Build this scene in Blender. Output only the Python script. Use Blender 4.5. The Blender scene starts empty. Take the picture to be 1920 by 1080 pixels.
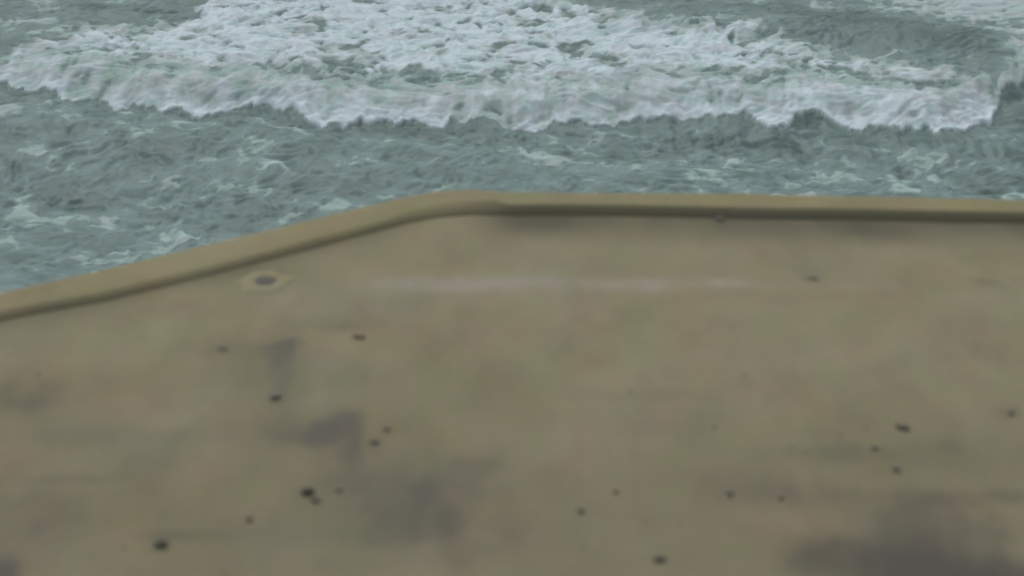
import bpy, bmesh, math, random
import numpy as np
from mathutils import Vector, noise as mnoise

S = bpy.context.scene
# ------------------------------------------------------------------ camera, sky, sun, exposure
H = 8.0                    # camera above the deck
SEA = -10.0                # still water level, deck is z = 0
PITCH = math.radians(25)
FPX = 960 / math.tan(math.radians(15))      # focal length in pixels of the 1920 wide photograph
cd = bpy.data.cameras.new('camera'); cam = bpy.data.objects.new('camera', cd)
S.collection.objects.link(cam); S.camera = cam
cam.location = (0, 0, H); cam.rotation_euler = (math.pi / 2 - PITCH, 0, 0)
cd.sensor_width = 36; cd.lens = 18 / math.tan(math.radians(15)); cd.clip_end = 6000
cd.dof.use_dof = True; cd.dof.focus_distance = 105; cd.dof.aperture_fstop = 0.9

w = bpy.data.worlds.new('World'); S.world = w; w.use_nodes = True
nt = w.node_tree; bg = nt.nodes['Background']
sky = nt.nodes.new('ShaderNodeTexSky'); sky.sky_type = 'NISHITA'; sky.sun_disc = False
SUN_EL, SUN_ROT = math.radians(58), math.radians(-25)
sky.sun_elevation = SUN_EL; sky.sun_rotation = SUN_ROT; sky.dust_density = 4; sky.air_density = 1.5
hs = nt.nodes.new('ShaderNodeHueSaturation'); hs.inputs['Saturation'].default_value = 0.30   # cloud cover greys the sky
nt.links.new(sky.outputs[0], hs.inputs['Color']); nt.links.new(hs.outputs[0], bg.inputs[0])
bg.inputs[1].default_value = 0.085
sd = bpy.data.lights.new('sun', 'SUN'); sd.energy = 0.9; sd.angle = math.radians(22); sd.color = (1, .97, .92)
sun = bpy.data.objects.new('sun', sd); S.collection.objects.link(sun)
sdir = Vector((math.sin(SUN_ROT) * math.cos(SUN_EL), math.cos(SUN_ROT) * math.cos(SUN_EL), math.sin(SUN_EL)))
sun.rotation_euler = sdir.to_track_quat('Z', 'Y').to_euler(); sun.location = (0, 0, 60)
S.view_settings.view_transform = 'Standard'; S.view_settings.look = 'None'
S.view_settings.exposure = 0.0; S.view_settings.gamma = 1.0; S.view_settings.use_curve_mapping = False

# ------------------------------------------------------------------ helpers
def P(px, py, z=0.0):
    """ground point (x, y) at height z seen at a pixel of the photograph"""
    a, b = (px - 960) / FPX, (540 - py) / FPX
    dx, dy, dz = a, math.cos(PITCH) + b * math.sin(PITCH), -math.sin(PITCH) + b * math.cos(PITCH)
    t = (z - H) / dz
    return dx * t, dy * t

def mesh_obj(name, verts, faces, mat, smooth=True, parent=None):
    me = bpy.data.meshes.new(name); me.from_pydata([tuple(v) for v in verts], [], [tuple(f) for f in faces]); me.update()
    o = bpy.data.objects.new(name, me); S.collection.objects.link(o)
    if mat: me.materials.append(mat)
    if smooth: me.shade_smooth()
    if parent: o.parent = parent
    return o

def np_mesh(name, V, F, mat, attrs=None):
    """V (n,3) float, F (m,4) int, attrs {name: (n,)}"""
    me = bpy.data.meshes.new(name)
    me.vertices.add(len(V)); me.vertices.foreach_set('co', V.astype(np.float32).ravel())
    me.loops.add(F.size); me.loops.foreach_set('vertex_index', F.astype(np.int32).ravel())
    me.polygons.add(len(F)); me.polygons.foreach_set('loop_start', np.arange(0, F.size, 4, dtype=np.int32))
    me.polygons.foreach_set('loop_total', np.full(len(F), 4, np.int32))
    me.update(calc_edges=True)
    for k, a in (attrs or {}).items():
        at = me.attributes.new(k, 'FLOAT', 'POINT'); at.data.foreach_set('value', a.astype(np.float32).ravel())
    me.shade_smooth(); me.materials.append(mat)
    o = bpy.data.objects.new(name, me); S.collection.objects.link(o)
    return o

def sstep(e0, e1, x):
    t = np.clip((x - e0) / (e1 - e0), 0, 1); return t * t * (3 - 2 * t)

rng = np.random.RandomState(7)
PERM = rng.permutation(256).astype(np.int32); ANG = rng.rand(256) * 2 * np.pi
GX, GY = np.cos(ANG), np.sin(ANG)
R1, R2 = rng.rand(256), rng.rand(256)
def hsh(i, j, s=0): return PERM[(PERM[(i + s * 17) & 255] + j) & 255]
def perlin(x, y, s=0):
    i = np.floor(x).astype(np.int32); j = np.floor(y).astype(np.int32); fx = x - i; fy = y - j
    def g(a, b): h = hsh(i + a, j + b, s); return GX[h] * (fx - a) + GY[h] * (fy - b)
    u = fx * fx * fx * (fx * (fx * 6 - 15) + 10); v = fy * fy * fy * (fy * (fy * 6 - 15) + 10)
    a = g(0, 0) * (1 - u) + g(1, 0) * u; b = g(0, 1) * (1 - u) + g(1, 1) * u
    return (a * (1 - v) + b * v) * 1.5
def fbm(x, y, oct=4, s=0, gain=.5):
    r = 0; a = 1; f = 1
    for k in range(oct): r = r + a * perlin(x * f + 3.7 * k, y * f - 5.1 * k, s + k); a *= gain; f *= 2.03
    return r
def worley(x, y, s=0):
    """F1, F2 distances"""
    i = np.floor(x).astype(np.int32); j = np.floor(y).astype(np.int32)
    f1 = np.full(x.shape, 9.); f2 = np.full(x.shape, 9.)
    for a in (-1, 0, 1):
        for b in (-1, 0, 1):
            h = hsh(i + a, j + b, s); d = np.hypot(i + a + R1[h] - x, j + b + R2[h] - y)
            f2 = np.minimum(f2, np.maximum(f1, d)); f1 = np.minimum(f1, d)
    return f1, f2

# ------------------------------------------------------------------ materials
class Nodes:
    def __init__(s, name):
        s.m = bpy.data.materials.new(name); s.m.use_nodes = True; s.t = s.m.node_tree; s.b = s.t.nodes['Principled BSDF']
    def n(s, typ, **kw):
        o = s.t.nodes.new(typ)
        for k, v in kw.items():
            if k in o.inputs: o.inputs[k].default_value = v
            else: setattr(o, k, v)
        return o
    def l(s, a, b): s.t.links.new(a, b)
    def noise(s, scale, detail=4, rough=.5, stretch=None):
        tc = s.n('ShaderNodeTexCoord'); n = s.n('ShaderNodeTexNoise', Scale=scale, Detail=detail, Roughness=rough)
        if stretch:
            mp = s.n('ShaderNodeMapping'); mp.inputs['Scale'].default_value = stretch
            s.l(tc.outputs['Object'], mp.inputs[0]); s.l(mp.outputs[0], n.inputs['Vector'])
        else: s.l(tc.outputs['Object'], n.inputs['Vector'])
        return n.outputs[0]
    def attr(s, name): return s.n('ShaderNodeAttribute', attribute_name=name).outputs['Fac']
    def ramp(s, fac, stops):
        r = s.n('ShaderNodeValToRGB'); e = r.color_ramp.elements
        while len(e) < len(stops): e.new(.5)
        for q, (p, c) in zip(e, stops): q.position = p; q.color = (*c, 1) if len(c) == 3 else c
        s.l(fac, r.inputs[0]); return r.outputs[0]
    def mix(s, fac, a, b, mode='MIX'):
        m = s.n('ShaderNodeMix', data_type='RGBA', blend_type=mode)
        for v, i in ((fac, 0), (a, 6), (b, 7)):
            if hasattr(v, 'links'): s.l(v, m.inputs[i])
            else: m.inputs[i].default_value = v if i == 0 else (*v, 1)
        return m.outputs[2]
    def bump(s, h, strength, dist, prev=None):
        b = s.n('ShaderNodeBump', Strength=strength, Distance=dist); s.l(h, b.inputs['Height'])
        if prev: s.l(prev, b.inputs['Normal'])
        return b.outputs[0]

def concrete(name, damp=True, tint=(1, 1, 1), damp_shade=None):
    m = Nodes(name)
    base = m.ramp(m.noise(.55, 6, .55), [(.30, (.255, .228, .130)), (.5, (.284, .252, .153)), (.72, (.310, .277, .182))])
    ol = m.ramp(m.noise(1.3, 5, .6, (1, .5, 1)), [(.48, (0, 0, 0)), (.68, (1, 1, 1))])        # yellow-olive film
    base = m.mix(m.ramp(ol, [(0, (0, 0, 0)), (1, (.45,) * 3)]), base, (.235, .222, .112))
    gr = m.ramp(m.noise(.8, 6, .6), [(.52, (0, 0, 0)), (.70, (.5,) * 3)])                     # grey-green film
    base = m.mix(gr, base, (.205, .212, .145))
    pk = m.ramp(m.noise(1.3, 5, .6, (1, 1.5, 2)), [(.5, (0, 0, 0)), (.72, (.45,) * 3)])
    base = m.mix(pk, base, (.285, .228, .172))
    bl = m.ramp(m.noise(2.6, 5, .6, (1, .5, 1)), [(.32, (.91, .905, .89)), (.68, (1.09, 1.09, 1.09))])
    base = m.mix(1.0, base, bl, 'MULTIPLY')
    hu = m.ramp(m.noise(2.0, 4, .65, (1, .45, 1)), [(.38, (1.045, .98, .97)), (.50, (1, 1, 1)), (.62, (.955, 1.015, .96))])
    base = m.mix(1.0, base, hu, 'MULTIPLY')
    g = m.ramp(m.noise(38, 5, .7), [(.25, (.84, .84, .84)), (.75, (1.14, 1.14, 1.14))])
    base = m.mix(1.0, base, g, 'MULTIPLY')
    if damp:
        d = m.attr('damp')
        base = m.mix(d, base, (.072, .064, .048))
        base = m.mix(m.attr('pale'), base, (.350, .315, .250))
        base = m.mix(m.attr('olive'), base, (.180, .182, .098))
        base = m.mix(m.attr('damp_shade'), base, (.105, .100, .062))
        rr = m.n('ShaderNodeMapRange'); m.l(d, rr.inputs[0]); rr.inputs[3].default_value = .9; rr.inputs[4].default_value = .55
        m.l(rr.outputs[0], m.b.inputs['Roughness'])
    else:
        m.b.inputs['Roughness'].default_value = .9
        if damp_shade: base = m.mix(m.attr('damp_shade'), base, damp_shade)
    base = m.mix(1.0, base, tint, 'MULTIPLY')
    m.l(base, m.b.inputs['Base Color'])
    m.b.inputs['Specular IOR Level'].default_value = .25
    n1 = m.bump(m.noise(5, 6, .6), .35, .02); n2 = m.bump(m.noise(60, 4, .7), .5, .004, n1)
    m.l(n2, m.b.inputs['Normal'])
    return m.m

DECK = concrete('deck_concrete')
KERB = concrete('kerb_concrete', False, (1.02, 1.03, .92), damp_shade=(.165, .155, .095))
WALL = concrete('wall_concrete', False, (.8, .82, .8))
COLLAR = concrete('collar_mortar', False, (1.10, 1.14, 1.12))

def rock_mat(name, a, b):
    m = Nodes(name); m.l(m.ramp(m.noise(22, 5, .6), [(.35, a), (.7, b)]), m.b.inputs['Base Color'])
    m.b.inputs['Roughness'].default_value = .75; m.l(m.bump(m.noise(70, 4, .6), .5, .006), m.b.inputs['Normal']); return m.m
STONE = rock_mat('dark_stone', (.105, .098, .078), (.16, .148, .112))
BLACKSTONE = rock_mat('black_stone', (.030, .029, .022), (.07, .066, .05))
BROWNSTONE = rock_mat('brown_stone', (.165, .148, .105), (.205, .186, .132))
METAL = Nodes('drain_metal'); METAL.b.inputs['Base Color'].default_value = (.20, .19, .155, 1); METAL.b.inputs['Roughness'].default_value = .7; METAL = METAL.m

def water_mat():
    m = Nodes('sea_water')
    c = m.ramp(m.noise(.35, 5, .6, (1, 1.6, 1)), [(.33, (.076, .148, .130)), (.67, (.140, .236, .222))])
    milky = m.ramp(m.attr('foam'), [(0, (0, 0, 0)), (.30, (.55,) * 3), (.5, (.9,) * 3)])
    c = m.mix(milky, c, (.31, .44, .44))
    m.l(c, m.b.inputs['Base Color'])
    r = m.ramp(m.attr('foam'), [(0, (.38,) * 3), (.4, (.7,) * 3)]); m.l(r, m.b.inputs['Roughness'])
    m.b.inputs['IOR'].default_value = 1.33; m.b.inputs['Specular IOR Level'].default_value = .35
    n1 = m.bump(m.noise(1.3, 5, .52, (1, 1.2, 1)), .20, .16)
    n2 = m.bump(m.noise(6, 3, .5), .2, .04, n1)
    m.l(n2, m.b.inputs['Normal']); return m.m
def foam_mat():
    m = Nodes('sea_foam')
    c = m.ramp(m.attr('foam'), [(.25, (.28, .375, .365)), (.42, (.35, .50, .46)), (.58, (.53, .63, .66)), (.80, (.74, .88, .96))])
    li = m.ramp(m.noise(1.3, 4, .6), [(.50, (0, 0, 0)), (.66, (.32,) * 3)])                   # lilac tint in random patches
    c = m.mix(li, c, (.50, .46, .50))
    gn = m.ramp(m.noise(1.6, 4, .6, (1, 1.3, 2)), [(.5, (0, 0, 0)), (.64, (.5,) * 3)])
    c = m.mix(gn, c, (.40, .66, .58))
    m.l(c, m.b.inputs['Base Color']); m.b.inputs['Roughness'].default_value = .85
    m.b.inputs['Specular IOR Level'].default_value = .2
    n1 = m.bump(m.noise(2.6, 4, .55), .35, .08); m.l(n1, m.b.inputs['Normal']); return m.m

# ------------------------------------------------------------------ sea
def axis(a, b, step, lo, hi, g=1.12):
    c = list(np.arange(a, b + 1e-6, step)); s = step; v = c[-1]
    while v < hi: s *= g; v += s; c.append(v)
    s = step; v = c[0]; out = []
    while v > lo: s *= g; v -= s; out.append(v)
    return np.array(out[::-1] + c)
XS = axis(-17.5, 17.5, .055, -1200, 1200)
YS = axis(35, 66, .052, -40, 1500)
X, Y = np.meshgrid(XS, YS)
TOE = [(-900, 60), (-400, 110), (0, 163), (60, 176), (100, 180), (160, 190), (215, 197), (300, 200), (370, 213), (425, 207), (500, 204), (560, 218),
       (600, 233), (645, 236), (660, 227), (675, 226), (692, 236), (760, 233), (830, 238), (846, 228), (862, 238), (950, 235), (1020, 241), (1080, 235), (1130, 236), (1200, 219),
       (1300, 217), (1400, 216), (1430, 232), (1450, 238), (1472, 236), (1490, 218), (1515, 216), (1560, 224), (1590, 232), (1630, 240), (1722, 242), (1738, 235), (1752, 245), (1830, 244),
       (1862, 226), (1878, 185), (1920, 172), (2100, 150), (2800, 60)]
tw = np.array([P(a, b, SEA + .1) for a, b in TOE]); ytoe = np.interp(X, tw[:, 0], tw[:, 1])
ytoe = ytoe + .34 * fbm(X * 1.3, X * 0 + 3.3, 5, 11, .6)
TOP = [(-900, 40), (-300, 120), (0, 86), (100, 64), (250, 42), (330, 48), (375, 15), (410, -30), (1040, -30), (1120, 35), (1200, 55), (1300, 58), (1400, 66), (1470, 84),
       (1560, 116), (1700, 138), (1850, 150), (1872, 130), (1890, 95), (1930, 50), (2400, 20)]
tp = np.array([P(a, b, SEA + .35) for a, b in TOP]); ytop = np.interp(X, tp[:, 0], tp[:, 1])
ytop = ytop + .8 * fbm(X * .5, Y * .5, 4, 21)
T = Y - ytoe                                             # metres seaward of the foot of the breaker
span = np.maximum(ytop - ytoe, 1.0)
near = (1 - sstep(60, 160, np.abs(X))) * (1 - sstep(66, 130, Y))      # the bore fades outside the bay in view

# relief: bore with a steep tumbling front, swell behind it, chop everywhere
A = .46 + .08 * fbm(X * .22, X * 0 + 8, 3, 31)
Ts = Y - sum(np.interp(X + d, tw[:, 0], tw[:, 1]) for d in np.linspace(-1.8, 1.8, 19)) / 19 - .18 * fbm(X * .8, X * 0 + 5, 3, 13)
front = sstep(-.15, 1.4, Ts) * (1 - .55 * sstep(1.4, 11, Ts))
hz = A * front * near
cx, cy = P(1600, 95, SEA)                                 # next swell ridge, behind on the right
ridge = Y - (cy - .42 * (X - cx)); hz += .55 * np.exp(-(ridge / 2.2) ** 2) * sstep(0, 6, X) * near
hz += .35 * np.sin((Y * .92 + X * .42) * .50) * (T < 0) * sstep(0, 2.5, -T) * near
far = 1 + sstep(70, 400, np.hypot(X, Y)) * 0
wx = X + .9 * fbm(X * .3, Y * .3, 3, 41); wy = Y + .9 * fbm(X * .3, Y * .3, 3, 45)
chop = .11 * fbm(wx * .55 + .25 * wy, wy * .62, 5, 51, .55) + .05 * (1 - np.abs(fbm(wx * 1.5, wy * 1.7, 4, 61)) * 2)
fade = 1 - sstep(80, 700, np.hypot(X, Y - 45))
hz += chop * (.35 + .65 * fade)

# foam density in 0..1, all in world space
inband = sstep(-.04, .12, T) * (1 - sstep(-1.8, 2.6, Y - ytop))
fr = inband * (1 - sstep(1.6, 4.0, T))                    # the tumbling front
body = inband * sstep(1.0, 3.0, T)
ux = X + .55 * fbm(X * .9, Y * .9, 3, 71); uy = Y + .55 * fbm(X * .9, Y * .9, 3, 75)
f1, f2 = worley(ux * .80, uy * .80, 3); lace = 1 - sstep(.02, .50, f2 - f1)
g1, g2 = worley(ux * 1.9, uy * 1.9, 9); lace2 = 1 - sstep(.05, .6, g2 - g1)
big = fbm(X * .28, Y * .28, 3, 81)
def blob(px, py, sx, sy, z=SEA + .5):
    bx, by = P(px, py, z); kx, ky = P(px + sx, py, z), P(px, py - sy, z)
    return np.exp(-((X - bx) / (kx[0] - bx)) ** 2 - ((Y - by) / (ky[1] - by)) ** 2)
h1, _ = worley(ux * 1.15, uy * 1.25, 17); h2, _ = worley(ux * 2.1, uy * 2.3, 19)
holes = .58 * (1 - sstep(.08, .42, h1)) * sstep(-.25, .25, fbm(X * .9, Y * .9, 2, 141)) + .38 * (1 - sstep(.08, .40, h2)) * sstep(-.3, .2, fbm(X * 1.5, Y * 1.5, 2, 145))
dens_b = .50 - holes + .20 * lace + .12 * lace2 + .28 * big + .50 * fbm(ux * .75, uy * .95, 4, 85, .5)
dens_b += .30 * blob(780, 50, 420, 90) + .22 * blob(1250, 110, 260, 45) - .08 * blob(120, 110, 200, 40) + .10 * blob(1600, 160, 260, 30) + .16 * blob(250, 95, 200, 40)
for a, b, c, d in ((630, 125, 28, 9), (828, 88, 24, 13), (975, 128, 45, 8), (1330, 150, 60, 9), (370, 55, 30, 18), (575, 50, 35, 12), (670, 132, 18, 8),
                   (1110, 100, 40, 10), (1480, 190, 60, 10), (470, 150, 60, 10), (880, 150, 50, 8), (1200, 165, 60, 8), (700, 165, 60, 9), (260, 130, 60, 9)):
    dens_b -= .45 * blob(a, b, c, d)
streak = fbm(X * 2.3, T * .55, 4, 91); dens_f = .63 - .26 * holes + .16 * streak + .14 * big + .12 * fbm(X * 1.2, Y * 1.2, 4, 97)
dens_f = dens_f * 1.0; dens_f += .24 * (1 - sstep(.10, .45, np.abs(T - .22))) * (.7 + .6 * big)           # brighter lip along the foot
for a, b, c, d in ((1700, 200, 190, 40), (1420, 205, 80, 26), (600, 215, 500, 12)): dens_f += .14 * blob(a, b, c, d)
foam = np.clip(body * dens_b, 0, 1) * (1 - fr) + np.clip(fr * dens_f, 0, 1) * fr
foam = np.maximum(foam, np.clip(body * dens_b, 0, 1) * (1 - fr))
# thin wind streaks and old lace before and behind the breaker
f3, f4 = worley((ux + .5 * uy) * .75, uy * .75, 13); l3 = 1 - sstep(.0, .30, f4 - f3)
old = .20 + .26 * fbm(ux * .8 + .3 * uy, uy * .8, 4, 101, .6) + .07 * l3 * sstep(-.3, .3, fbm(X * .3, Y * .3, 2, 107))
st = .5 + .5 * fbm(X * .25 + Y * .7, Y * .25 - X * .08, 4, 111); old += .30 * (st - .5) + .13 * fbm(X * 2.3, Y * 2.3, 3, 115) + .10 * np.clip(fbm(X * 1.2, Y * 1.4, 3, 119), 0, 1)
dark = sstep(1.3, .1, -T) * (T < 0) * .18  # shadow at the foot of the foam front, put in as thinner foam
thin = np.clip(old - dark, 0, .5) * (1 - inband)
for a, b, c, d, v in ((1880, 50, 110, 70, .36), (1750, 20, 200, 25, .18), (1200, 20, 150, 14, .12), (90, 45, 70, 16, .16), (330, 50, 70, 14, .14), (200, 15, 240, 12, .12), (20, 60, 120, 14, .16), (1890, 120, 60, 40, .25), (1240, 60, 60, 8, .15), (1560, 90, 330, 45, -.24), (1780, 125, 140, 30, -.2), (1450, 70, 260, 30, -.10), (250, 30, 260, 35, -.08),
                      (150, 368, 45, 16, -.25), (492, 391, 45, 10, -.25), (400, 335, 40, 9, -.2), (1895, 215, 30, 40, -.22), (60, 300, 160, 18, .10), (120, 420, 160, 22, .10), (330, 330, 120, 14, .08), (560, 330, 120, 16, .08), (900, 320, 200, 16, .06), (1500, 310, 300, 20, .06), (250, 300, 220, 10, -.14),
                      (225, 491, 60, 8, .22), (340, 425, 60, 9, .12), (100, 470, 60, 10, .10), (680, 335, 40, 10, .16), (1250, 295, 200, 16, .10), (1150, 260, 70, 8, .14), (150, 236, 120, 9, .12)):
    thin += v * blob(a, b, c, d, SEA) * (1 - inband) * (.6 + .8 * (lace if v > 0 else 1))
thin = np.clip(thin, 0, .62)
foam = np.clip(np.maximum(foam, thin) * np.maximum(near, .35 * fade), 0, 1)
hz += near * inband * (.05 * (foam - .4) + .03 * (1 - .5 * fr) * fbm(ux * 1.7, uy * 1.7, 3, 121))

ny, nx = X.shape; idx = np.arange(nx * ny).reshape(ny, nx)
F = np.stack([idx[:-1, :-1], idx[:-1, 1:], idx[1:, 1:], idx[1:, :-1]], -1).reshape(-1, 4)
V = np.stack([X, Y, SEA + hz], -1).reshape(-1, 3)
sea = np_mesh('sea', V, F, water_mat(), {'foam': foam}); sea['kind'] = 'structure'
THR = .36
lump = .006 * fbm(ux * 5, uy * 5, 3, 131)
hf = hz + np.where(foam > THR, .012 + .09 * (foam - THR) + lump * sstep(THR, THR + .2, foam), -.06 - .3 * (THR - foam))
ff = foam.ravel()[F].max(1) > THR
F2 = F[ff]; used, inv = np.unique(F2, return_inverse=True)
V2 = np.stack([X, Y, SEA + hf], -1).reshape(-1, 3)[used]
fo = np_mesh('sea_foam', V2, inv.reshape(-1, 4), foam_mat(), {'foam': foam.ravel()[used]}); fo['kind'] = 'stuff'
fo['label'] = 'white churned surf foam of the wave breaking in front of the platform'; fo['category'] = 'foam'
bed = mesh_obj('seabed', [(-1600, -60, SEA - 4), (1600, -60, SEA - 4), (1600, 2000, SEA - 4), (-1600, 2000, SEA - 4)], [(0, 1, 2, 3)], WALL); bed['kind'] = 'structure'

# ------------------------------------------------------------------ concrete platform, kerb and sea wall
KZ = .125
# path stations: x, y of the foot of the inner face, batter width, y of the outer top edge
INN = [(0, 603), (200, 565), (400, 515), (600, 463), (760, 420), (820, 409), (880, 404), (930, 404), (960, 405), (1100, 405), (1400, 410), (1700, 415), (1920, 419)]
OUT = [(0, 549), (200, 503), (400, 455), (600, 407), (760, 368), (820, 357), (880, 356), (940, 358), (1100, 360), (1400, 363), (1700, 369), (1920, 374)]
inn = np.array([P(a, b, 0) for a, b in INN]); out = np.array([P(a, b, .075 if a < 900 else .11) for a, b in OUT])
sl = (inn[3] - inn[0]) / (inn[3, 0] - inn[0, 0])          # left arm runs on, towards the viewer's left
sr = (inn[-1] - inn[8]) / (inn[-1, 0] - inn[8, 0])
def ext(a):
    return np.vstack([a[0] + sl * (-28 - a[0, 0]), a, a[-1] + sr * (34 - a[-1, 0])])
inn, out = ext(inn), ext(out)
def smooth_interp(x, pts, r=.07):
    return sum(np.interp(x + d, pts[:, 0], pts[:, 1]) for d in np.linspace(-r, r, 7)) / 7
kx = axis(-6.5, 6.5, .05, -28, 34, 1.15)
wob = lambda x, s, a: a * fbm(x * .9, x * 0 + s, 4, 141)
yi = smooth_interp(kx, inn) + wob(kx, 1.5, .012); yo = smooth_interp(kx, out) + wob(kx, 9.5, .016)
c0 = P(800, 405)[0]; c1 = P(945, 400)[0]
right0 = sstep(c1 - .5, c1 + .1, kx)
corner = sstep(c0 - .5, c0 + .1, kx) * (1 - sstep(c1 - .10, c1 + .03, kx))    # worn mortar fillet inside the bend
bat = .06 + .10 * corner + .03 * (1 - right0)                                  # width of the sloping inner face
prof = []
def kz(x): return (.075 + .035 * sstep(c0, c1, x)) + .004 * fbm(x * .7, x * 0 + 4, 3, 151)
zt = kz(kx); rag = .008 * fbm(kx * 5, kx * 0 + 2, 3, 155)
rows = [(yi, zt * 0 - .03), (yi + .004, zt * 0 + .01), (yi + bat * .8, zt * .86 + rag), (yi + bat + .012, zt * .97), (yi + bat + .035, zt)]
n_top = 6
ya = yi + bat + .035; yb = yo - .035
for k in range(1, n_top): rows.append((ya + (yb - ya) * k / n_top, zt + .004 * fbm(kx * 3, kx * 0 + k * .7, 3, 157)))
rows += [(yb, zt), (yo - .01, zt * .95), (yo, zt * .82), (yo + .004, zt * 0 - .10)]
KV = np.stack([np.stack([kx, a, b], -1) for a, b in rows], 0); nr, nk = KV.shape[:2]
ki = np.arange(nr * nk).reshape(nr, nk)
KF = np.stack([ki[:-1, :-1], ki[:-1, 1:], ki[1:, 1:], ki[1:, :-1]], -1).reshape(-1, 4)
face_shade = np.zeros((nr, nk)); right = sstep(c1 - .55, c1 + .10, kx); left = 1 - sstep(c0 - .6, c0 + .2, kx)
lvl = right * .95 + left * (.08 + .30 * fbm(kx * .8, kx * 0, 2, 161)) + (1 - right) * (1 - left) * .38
for r, k in ((0, 1), (1, 1), (2, .95), (3, .45), (4, .12)): face_shade[r] = lvl * k  # kerb's shadow line painted into the colour of its inner face
kb = np_mesh('kerb', KV.reshape(-1, 3), KF, KERB, {'damp_shade': face_shade}); 
kb['label'] = 'low tan concrete kerb with a bend along the seaward edge of the platform'; kb['category'] = 'kerb'

# sea wall carrying the platform, standing under the kerb
wr = [(yi + .05, kx * 0 - .14), (yo - .012, kx * 0 - .104), (yo - .006, kx * 0 - .16)] + [(yo + .10 * q + .02 * fbm(kx * .8, kx * 0 + q, 3, 165), kx * 0 - .2 - 13.8 * q) for q in np.linspace(.02, 1, 14)]
WV = np.stack([np.stack([kx, a, b], -1) for a, b in wr], 0); nr, nk = WV.shape[:2]; ki = np.arange(nr * nk).reshape(nr, nk)
WF = np.stack([ki[:-1, :-1], ki[:-1, 1:], ki[1:, 1:], ki[1:, :-1]], -1).reshape(-1, 4)
sw = np_mesh('sea_wall', WV.reshape(-1, 3), WF, WALL); sw['label'] = 'weathered concrete sea wall falling to the water below the platform kerb'; sw['category'] = 'wall'
YB = -16.0
# the deck: a sheet of gently uneven concrete up to the foot of the kerb, with a soffit step behind
ty = np.concatenate([np.linspace(0, .55, 40, endpoint=False), np.linspace(.55, 1, 420)])
DX = np.tile(kx, (len(ty), 1)); DY = YB + ty[:, None] * ((yi + .012)[None] - YB)
DZ = .010 * fbm(DX * .5, DY * .5, 4, 171) + .003 * fbm(DX * 3, DY * 3, 3, 175)
DZ = DZ * (1 - .9 * sstep(-1.0, 0, DY - yi[None]))
def dblob(px, py, sx, sy, ang=0.0, sharp=1.0, wr=.30, seed=0, z=0.0):
    bx, by = P(px, py); ex = P(px + sx, py)[0] - bx; ey = P(px, py - sy)[1] - by
    a = DX - bx + wr * ex * fbm(DX * 1.6 / max(ex, .08) * .3, DY * 1.6 / max(ex, .08) * .3, 3, 181 + seed)
    b = DY - by + wr * ey * fbm(DX * 1.6 / max(ex, .08) * .3, DY * 1.6 / max(ex, .08) * .3, 3, 187 + seed)
    ca, sa = math.cos(ang), math.sin(ang); u, v = (a / ex) * ca + (b / ey) * sa, -(a / ex) * sa + (b / ey) * ca
    r = (u * u + v * v) ** sharp + (.8 if sharp < 2.4 else .25) * fbm(DX * 2.6, DY * 1.0, 5, 211 + seed, .6)
    r = np.maximum(r, 0) + 3 * sstep(2.2, 5, u * u + v * v)
    return np.exp(-r)
damp = np.zeros_like(DX)
ST = [  # px, py, sx, sy, angle, sharpness, strength
    (527, 715, 14, 34, 0, 2, .25), (660, 850, 12, 60, 0, 1.2, .22), (640, 905, 60, 20, 0, 1, .16), (560, 645, 14, 8, 0, 1.5, .2), (510, 690, 60, 60, 0, 1, .16), (440, 655, 80, 16, 0, 1, .16),
    (520, 745, 16, 10, 0, 1.6, .45), (645, 790, 34, 26, 0, 1.3, .42), (590, 815, 55, 24, 0, 1.2, .40), (655, 840, 26, 45, 0, 1.3, .25), (560, 800, 120, 40, 0, 1, .20),
    (640, 870, 80, 60, 0, 1, .12), (790, 925, 30, 26, 0, 1.4, .46), (770, 960, 70, 30, 0, 1.2, .30), (835, 975, 40, 26, 0, 1.3, .32), (782, 998, 30, 20, 0, 1.4, .36), (720, 1000, 60, 24, 0, 1.2, .24),
    (800, 940, 170, 70, 0, 1, .24), (850, 1040, 90, 30, 0, 1, .16), (700, 920, 90, 60, 0, 1, .20),
    (1760, 985, 130, 55, 0, 2, .26), (1745, 1050, 105, 44, 0, 1.6, .55), (1790, 1085, 180, 44, 0, 1.4, .50), (1700, 1090, 140, 50, 0, 1.3, .40), (1600, 1040, 130, 34, .1, 1.4, .42), (1530, 1055, 60, 26, 0, 1.4, .25), (1850, 1075, 90, 40, 0, 1.4, .36), (1800, 930, 220, 14, 0, 1.2, .22),
    (60, 755, 60, 10, .3, 1.2, .22), (50, 740, 90, 34, 0, 1, .22), (0, 1080, 40, 36, 0, 1.4, .6), (50, 960, 90, 60, 0, 1, .18), (360, 1005, 80, 10, .2, 1, .22),  # the bottom left corner entry paints in a dark vignette
    (1480, 930, 130, 20, 0, 1.1, .22), (1600, 850, 120, 16, 0, 1.1, .16), (1780, 860, 140, 26, 0, 1, .12), (1780, 838, 26, 10, 0, 1.4, .2), (1360, 900, 90, 24, 0, 1, .14), (1890, 775, 24, 14, 0, 1.4, .24),
    (640, 610, 90, 10, 0, 1, .18), (180, 820, 160, 14, .15, 1, .12), (270, 870, 60, 30, 0, 1, .12), (80, 900, 130, 7, .12, 1, .16), (1200, 740, 130, 12, 0, 1, .08), (880, 870, 40, 10, 0, 1.2, .18),
    (1850, 385, 60, 10, 0, 1, .3), (1525, 522, 16, 6, 0, 1.4, .25), (1845, 530, 20, 8, 0, 1.4, .2), (1130, 412, 22, 7, 0, 1.5, .30), (1350, 414, 12, 8, 0, 1.5, .5), (1545, 422, 20, 9, 0, 1.5, .34), (415, 655, 14, 7, 0, 1.5, .3)]
keep = 1.0 - damp
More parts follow.
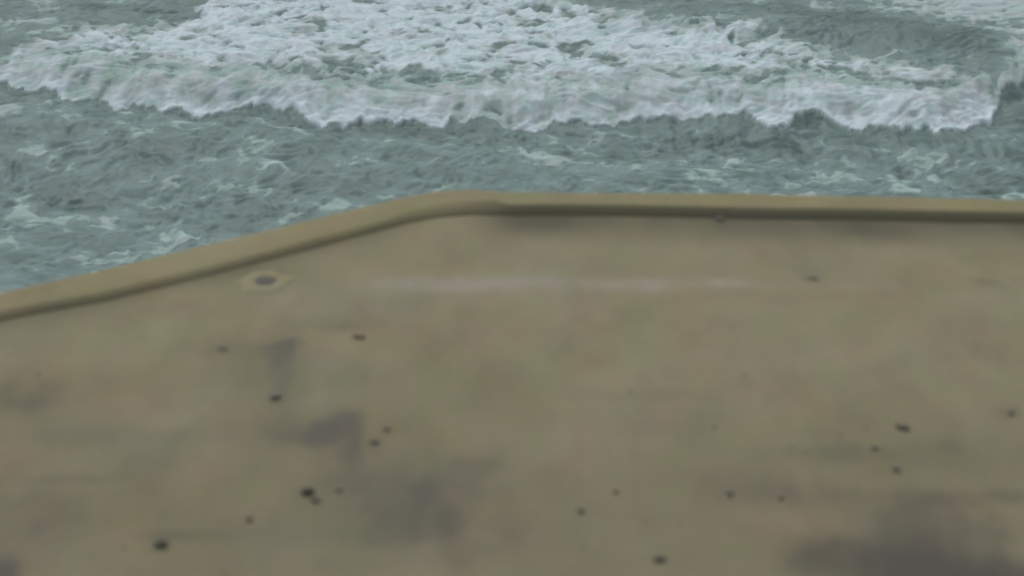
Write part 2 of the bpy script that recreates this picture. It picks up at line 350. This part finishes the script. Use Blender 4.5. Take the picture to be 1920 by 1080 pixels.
for q, (a, b, c, d, e, s, v) in enumerate(ST): keep = keep * (1 - min(.92, v * 1.85) * dblob(a, b, c, d, e, s, seed=q % 5))
# the dark wedge shaped stain: a four cornered patch with slightly ragged edges
wp = [P(a, b) for a, b in ((492, 650), (553, 634), (545, 705), (529, 736), (506, 700))]; ins = np.full(DX.shape, 9.)
rx = DX + .02 * fbm(DX * 5, DY * 3, 3, 231); ry = DY + .05 * fbm(DX * 4, DY * 3, 3, 233)
for (ax, ay), (bx, by) in zip(wp, wp[1:] + wp[:1]):
    L = math.hypot(bx - ax, by - ay); ins = np.minimum(ins, ((by - ay) * (rx - ax) - (bx - ax) * (ry - ay)) / L)
keep = keep * (1 - .92 * sstep(-.05, .03, ins))
fromk = yi[None] - DY + .05 * fbm(DX * 1.3, DY * 1.3, 4, 191)              # distance from the foot of the kerb
gut = right[None] * (.66 * (1 - sstep(.15, .85, fromk))) * (1 - .5 * fbm(DX * .9, DY * .5, 3, 195)) + left[None] * .25 * (1 - sstep(.0, .35, fromk))  # damp strip and shade along the kerb foot, painted as one darkening
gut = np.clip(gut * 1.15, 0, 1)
keep = keep * (1 - .05 * np.clip(fbm(DX * .7, DY * .7, 5, 201), 0, 1)) * (1 - .22 * (1 - sstep(12, 17, DY)))  # random mottling, then the deck graded darker towards the near side
damp = np.clip(1 - keep, 0, 1)  # damp stains together with the painted corner vignette and the near-side darkening
pale = np.zeros_like(DX)
for a, b, c, d, v in ((500, 533, 46, 10, .7), (560, 560, 90, 26, .22), (1000, 534, 270, 17, .58), (850, 535, 120, 12, .30), (1200, 528, 190, 10, .45), (1500, 540, 200, 10, .22), (650, 700, 110, 60, .18), (690, 745, 90, 30, .12), (1820, 560, 80, 14, .18), (1400, 700, 260, 90, .08), (990, 450, 320, 30, .06), (1400, 480, 400, 30, .06)):
    pale = pale + v * dblob(a, b, c, d, 0, 1.2, seed=3) * np.clip(.9 + .6 * fbm(DX * 1.6, DY * .9, 3, 221), .2, 1.3)
olive = .45 * dblob(480, 520, 160, 22, .1) + .35 * dblob(420, 690, 120, 60) + .4 * dblob(610, 720, 140, 60) + .3 * dblob(700, 920, 140, 80) + .25 * dblob(1800, 860, 140, 60) + .3 * left[None] * (1 - sstep(0, .8, fromk)) + .2 * right[None] * (1 - sstep(.3, 1.4, fromk))
ny, nx = DX.shape; di = np.arange(nx * ny).reshape(ny, nx)
DF = np.stack([di[:-1, :-1], di[:-1, 1:], di[1:, 1:], di[1:, :-1]], -1).reshape(-1, 4)
DV = np.stack([DX, DY, DZ], -1).reshape(-1, 3)
# hole for the drain
hx, hy = P(499, 530); HR = .085
deck = np_mesh('concrete_deck', DV, DF, DECK, {'damp': damp, 'pale': np.clip(pale, 0, 1), 'olive': np.clip(olive, 0, 1), 'damp_shade': gut}); deck['kind'] = 'structure'

# ------------------------------------------------------------------ drain with pale mortar collar
dr = bpy.data.objects.new('drain', None); S.collection.objects.link(dr); dr.location = (hx, hy, 0)
dr['label'] = 'small dark floor drain in a pale mortar ring near the left kerb'; dr['category'] = 'drain'
def ring(name, prof, mat, seg=36, seed=0, jit=0.0, sx=1.0):
    vs, fs = [], []
    for r, z in prof:
        for k in range(seg):
            a = 2 * math.pi * k / seg; j = 1 + jit * mnoise.noise(Vector((math.cos(a) * 1.7, math.sin(a) * 1.7, seed))) if r > .1 else 1
            vs.append((math.cos(a) * r * j * sx, math.sin(a) * r * j, z))
    for i in range(len(prof) - 1):
        for k in range(seg): fs.append((i * seg + k, i * seg + (k + 1) % seg, (i + 1) * seg + (k + 1) % seg, (i + 1) * seg + k))
    return vs, fs
vs, fs = ring('collar', [(.27, -.008), (.25, .010), (.20, .022), (.125, .026), (.105, .020), (.10, -.01)][::-1], COLLAR, jit=.35, seed=2.2, sx=1.0)
mesh_obj('collar', vs, fs, COLLAR, parent=dr)
vs, fs = ring('pan', [(.11, .014), (.10, .012), (.09, .010), (.03, .008), (.001, .008)], METAL)
mesh_obj('pan', vs, fs, METAL, parent=dr)
for k in range(5):
    yy = -.068 + .034 * k; L = math.sqrt(.098 ** 2 - yy ** 2)
    v = [(sx * L, yy + sy * .007, z) for z in (.011, .018) for sy in (-1, 1) for sx in (-1, 1)]
    mesh_obj('bar', v, [(0, 2, 3, 1), (4, 5, 7, 6), (0, 1, 5, 4), (2, 6, 7, 3), (0, 4, 6, 2), (1, 3, 7, 5)], METAL, False, dr)

# ------------------------------------------------------------------ loose stones
def stone(px, py, wpx, hpx, zpx, mat, label, seed, rot=0.0):
    x, y = P(px, py); k = math.hypot(y, H) / FPX
    bm = bmesh.new(); bmesh.ops.create_icosphere(bm, subdivisions=3, radius=1)
    rx, ry, rz = wpx * k / 2, hpx * k / 2 / .5, zpx * k / 2
    for v in bm.verts:
        n = mnoise.noise(v.co * 1.1 + Vector((seed * 7.1, seed, 0))) * .45 + mnoise.noise(v.co * 2.7 + Vector((0, seed * 3.3, 0))) * .20
        c = v.co * (1 + n); v.co = Vector((c.x * rx, c.y * ry, max(c.z, -.55) * rz + .5 * rz))
    me = bpy.data.meshes.new('stone'); bm.to_mesh(me); bm.free(); me.shade_smooth(); me.materials.append(mat)
    o = bpy.data.objects.new('stone', me); S.collection.objects.link(o); o.location = (x, y, .004); o.rotation_euler = (0, 0, rot)
    o['label'] = label; o['category'] = 'stone'; o['group'] = 'loose dark stones lying on the platform'
    return o
ROCKS = [
 (577, 925, 24, 9, 14, BLACKSTONE, 'blackest and largest stone, right beside a grey one on the lower left deck', .4),
 (592, 939, 18, 5, 8, STONE, 'flat grey stone touching the right foot of the blackest stone', -.2),
 (302, 1021, 24, 13, 16, STONE, 'rounded grey brown stone alone near the bottom left corner of the deck', 0),
 (467, 975, 12, 6, 8, BROWNSTONE, 'small brown stone between the rounded bottom left stone and the black stone', .2),
 (703, 831, 16, 6, 9, STONE, 'dark stone just right of the upper grey damp stain, nearer of a close pair', 0),
 (725, 806, 12, 5, 7, BROWNSTONE, 'smaller farther stone of the close pair right of the upper damp stain', .5),
 (673, 633, 24, 5, 6, STONE, 'flat stone lying right of the dark wedge shaped stain', 0),
 (517, 745, 20, 7, 10, BROWNSTONE, 'brown stone just below the tip of the dark wedge shaped stain', .3),
 (417, 655, 18, 4, 6, BROWNSTONE, 'low brown stone to the left of the dark wedge shaped stain', -.3),
 (1238, 1051, 24, 9, 12, STONE, 'dark brown stone at the bottom edge right of centre', .1),
 (1089, 959, 12, 6, 8, BROWNSTONE, 'small brown stone on bare deck in the bottom middle', 0),
 (1691, 803, 26, 7, 9, STONE, 'long dark stone, farthest of the scattered stones on the right', -.5),
 (1640, 841, 14, 5, 6, BROWNSTONE, 'small olive stone below and left of the long dark stone', 0),
 (1680, 880, 12, 7, 8, BROWNSTONE, 'narrow stone straight below the long dark stone on the right', .8),
 (1368, 928, 12, 6, 8, STONE, 'small dark greenish stone left of the pinkish damp streak', 0),
 (1465, 935, 12, 5, 6, BROWNSTONE, 'small purplish brown stone next right of the dark greenish one', .4),
 (1894, 776, 14, 8, 8, BROWNSTONE, 'olive brown stone close to the right edge of the view', 0),
 (1525, 523, 16, 4, 4, BROWNSTONE, 'faint flat stone on the pale deck midway to the right kerb', 0),
 (1351, 413, 16, 5, 8, BROWNSTONE, 'dark stone in the damp gutter at the foot of the right kerb', 0),
 (635, 920, 14, 3, 4, BROWNSTONE, 'thin flat stone to the right of the blackest stone', 0),
 (1155, 922, 14, 4, 4, BROWNSTONE, 'thin pale brown flake above and right of the bottom middle stone', .5)]
for q, r in enumerate(ROCKS): stone(*r[:7], q + 1.3, r[7])

# fine grit nobody could count
random.seed(5); gv, gf = [], []
for k in range(120):
    px, py = random.uniform(-60, 1980), 440 + 680 * random.random() ** .8; x, y = P(px, py)
    if y > np.interp(x, kx, yi) - .05: continue
    r = random.uniform(.006, .013) * (1.6 if random.random() < .06 else 1); b = len(gv); a0 = random.random() * 6
    for a in range(5): gv.append((x + r * math.cos(a0 + a * 1.257) * random.uniform(.7, 1.2), y + r * math.sin(a0 + a * 1.257) * random.uniform(.7, 1.2), -.004))
    gv.append((x, y, .004 + r * .8)); gf += [(b + a, b + (a + 1) % 5, b + 5) for a in range(5)]
g = mesh_obj('grit', gv, gf, BROWNSTONE, False); g['kind'] = 'stuff'; g['label'] = 'fine brown grit scattered over the concrete platform'

# ------------------------------------------------------------------ haze volume, added to soften contrast
HX, HY0, HY1, HZ0, HZ1 = 1700, -80, 2100, SEA - 5.2, H + 1.5
hv = [(a, b, c) for c in (HZ0, HZ1) for b in (HY0, HY1) for a in (-HX, HX)]
hz_o = mesh_obj('added_haze', hv, [(0, 2, 3, 1), (4, 5, 7, 6), (0, 1, 5, 4), (2, 6, 7, 3), (0, 4, 6, 2), (1, 3, 7, 5)], None, False)
hm = bpy.data.materials.new('added_haze_veil'); hm.use_nodes = True; ht = hm.node_tree; ht.nodes.remove(ht.nodes['Principled BSDF'])
pv = ht.nodes.new('ShaderNodeVolumePrincipled'); pv.inputs['Color'].default_value = (.86, .93, .95, 1); pv.inputs['Density'].default_value = .0035
ht.links.new(pv.outputs[0], ht.nodes['Material Output'].inputs['Volume']); hz_o.data.materials.append(hm); hz_o['kind'] = 'stuff'
hz_o['label'] = 'thin pale haze added over the water to soften contrast'
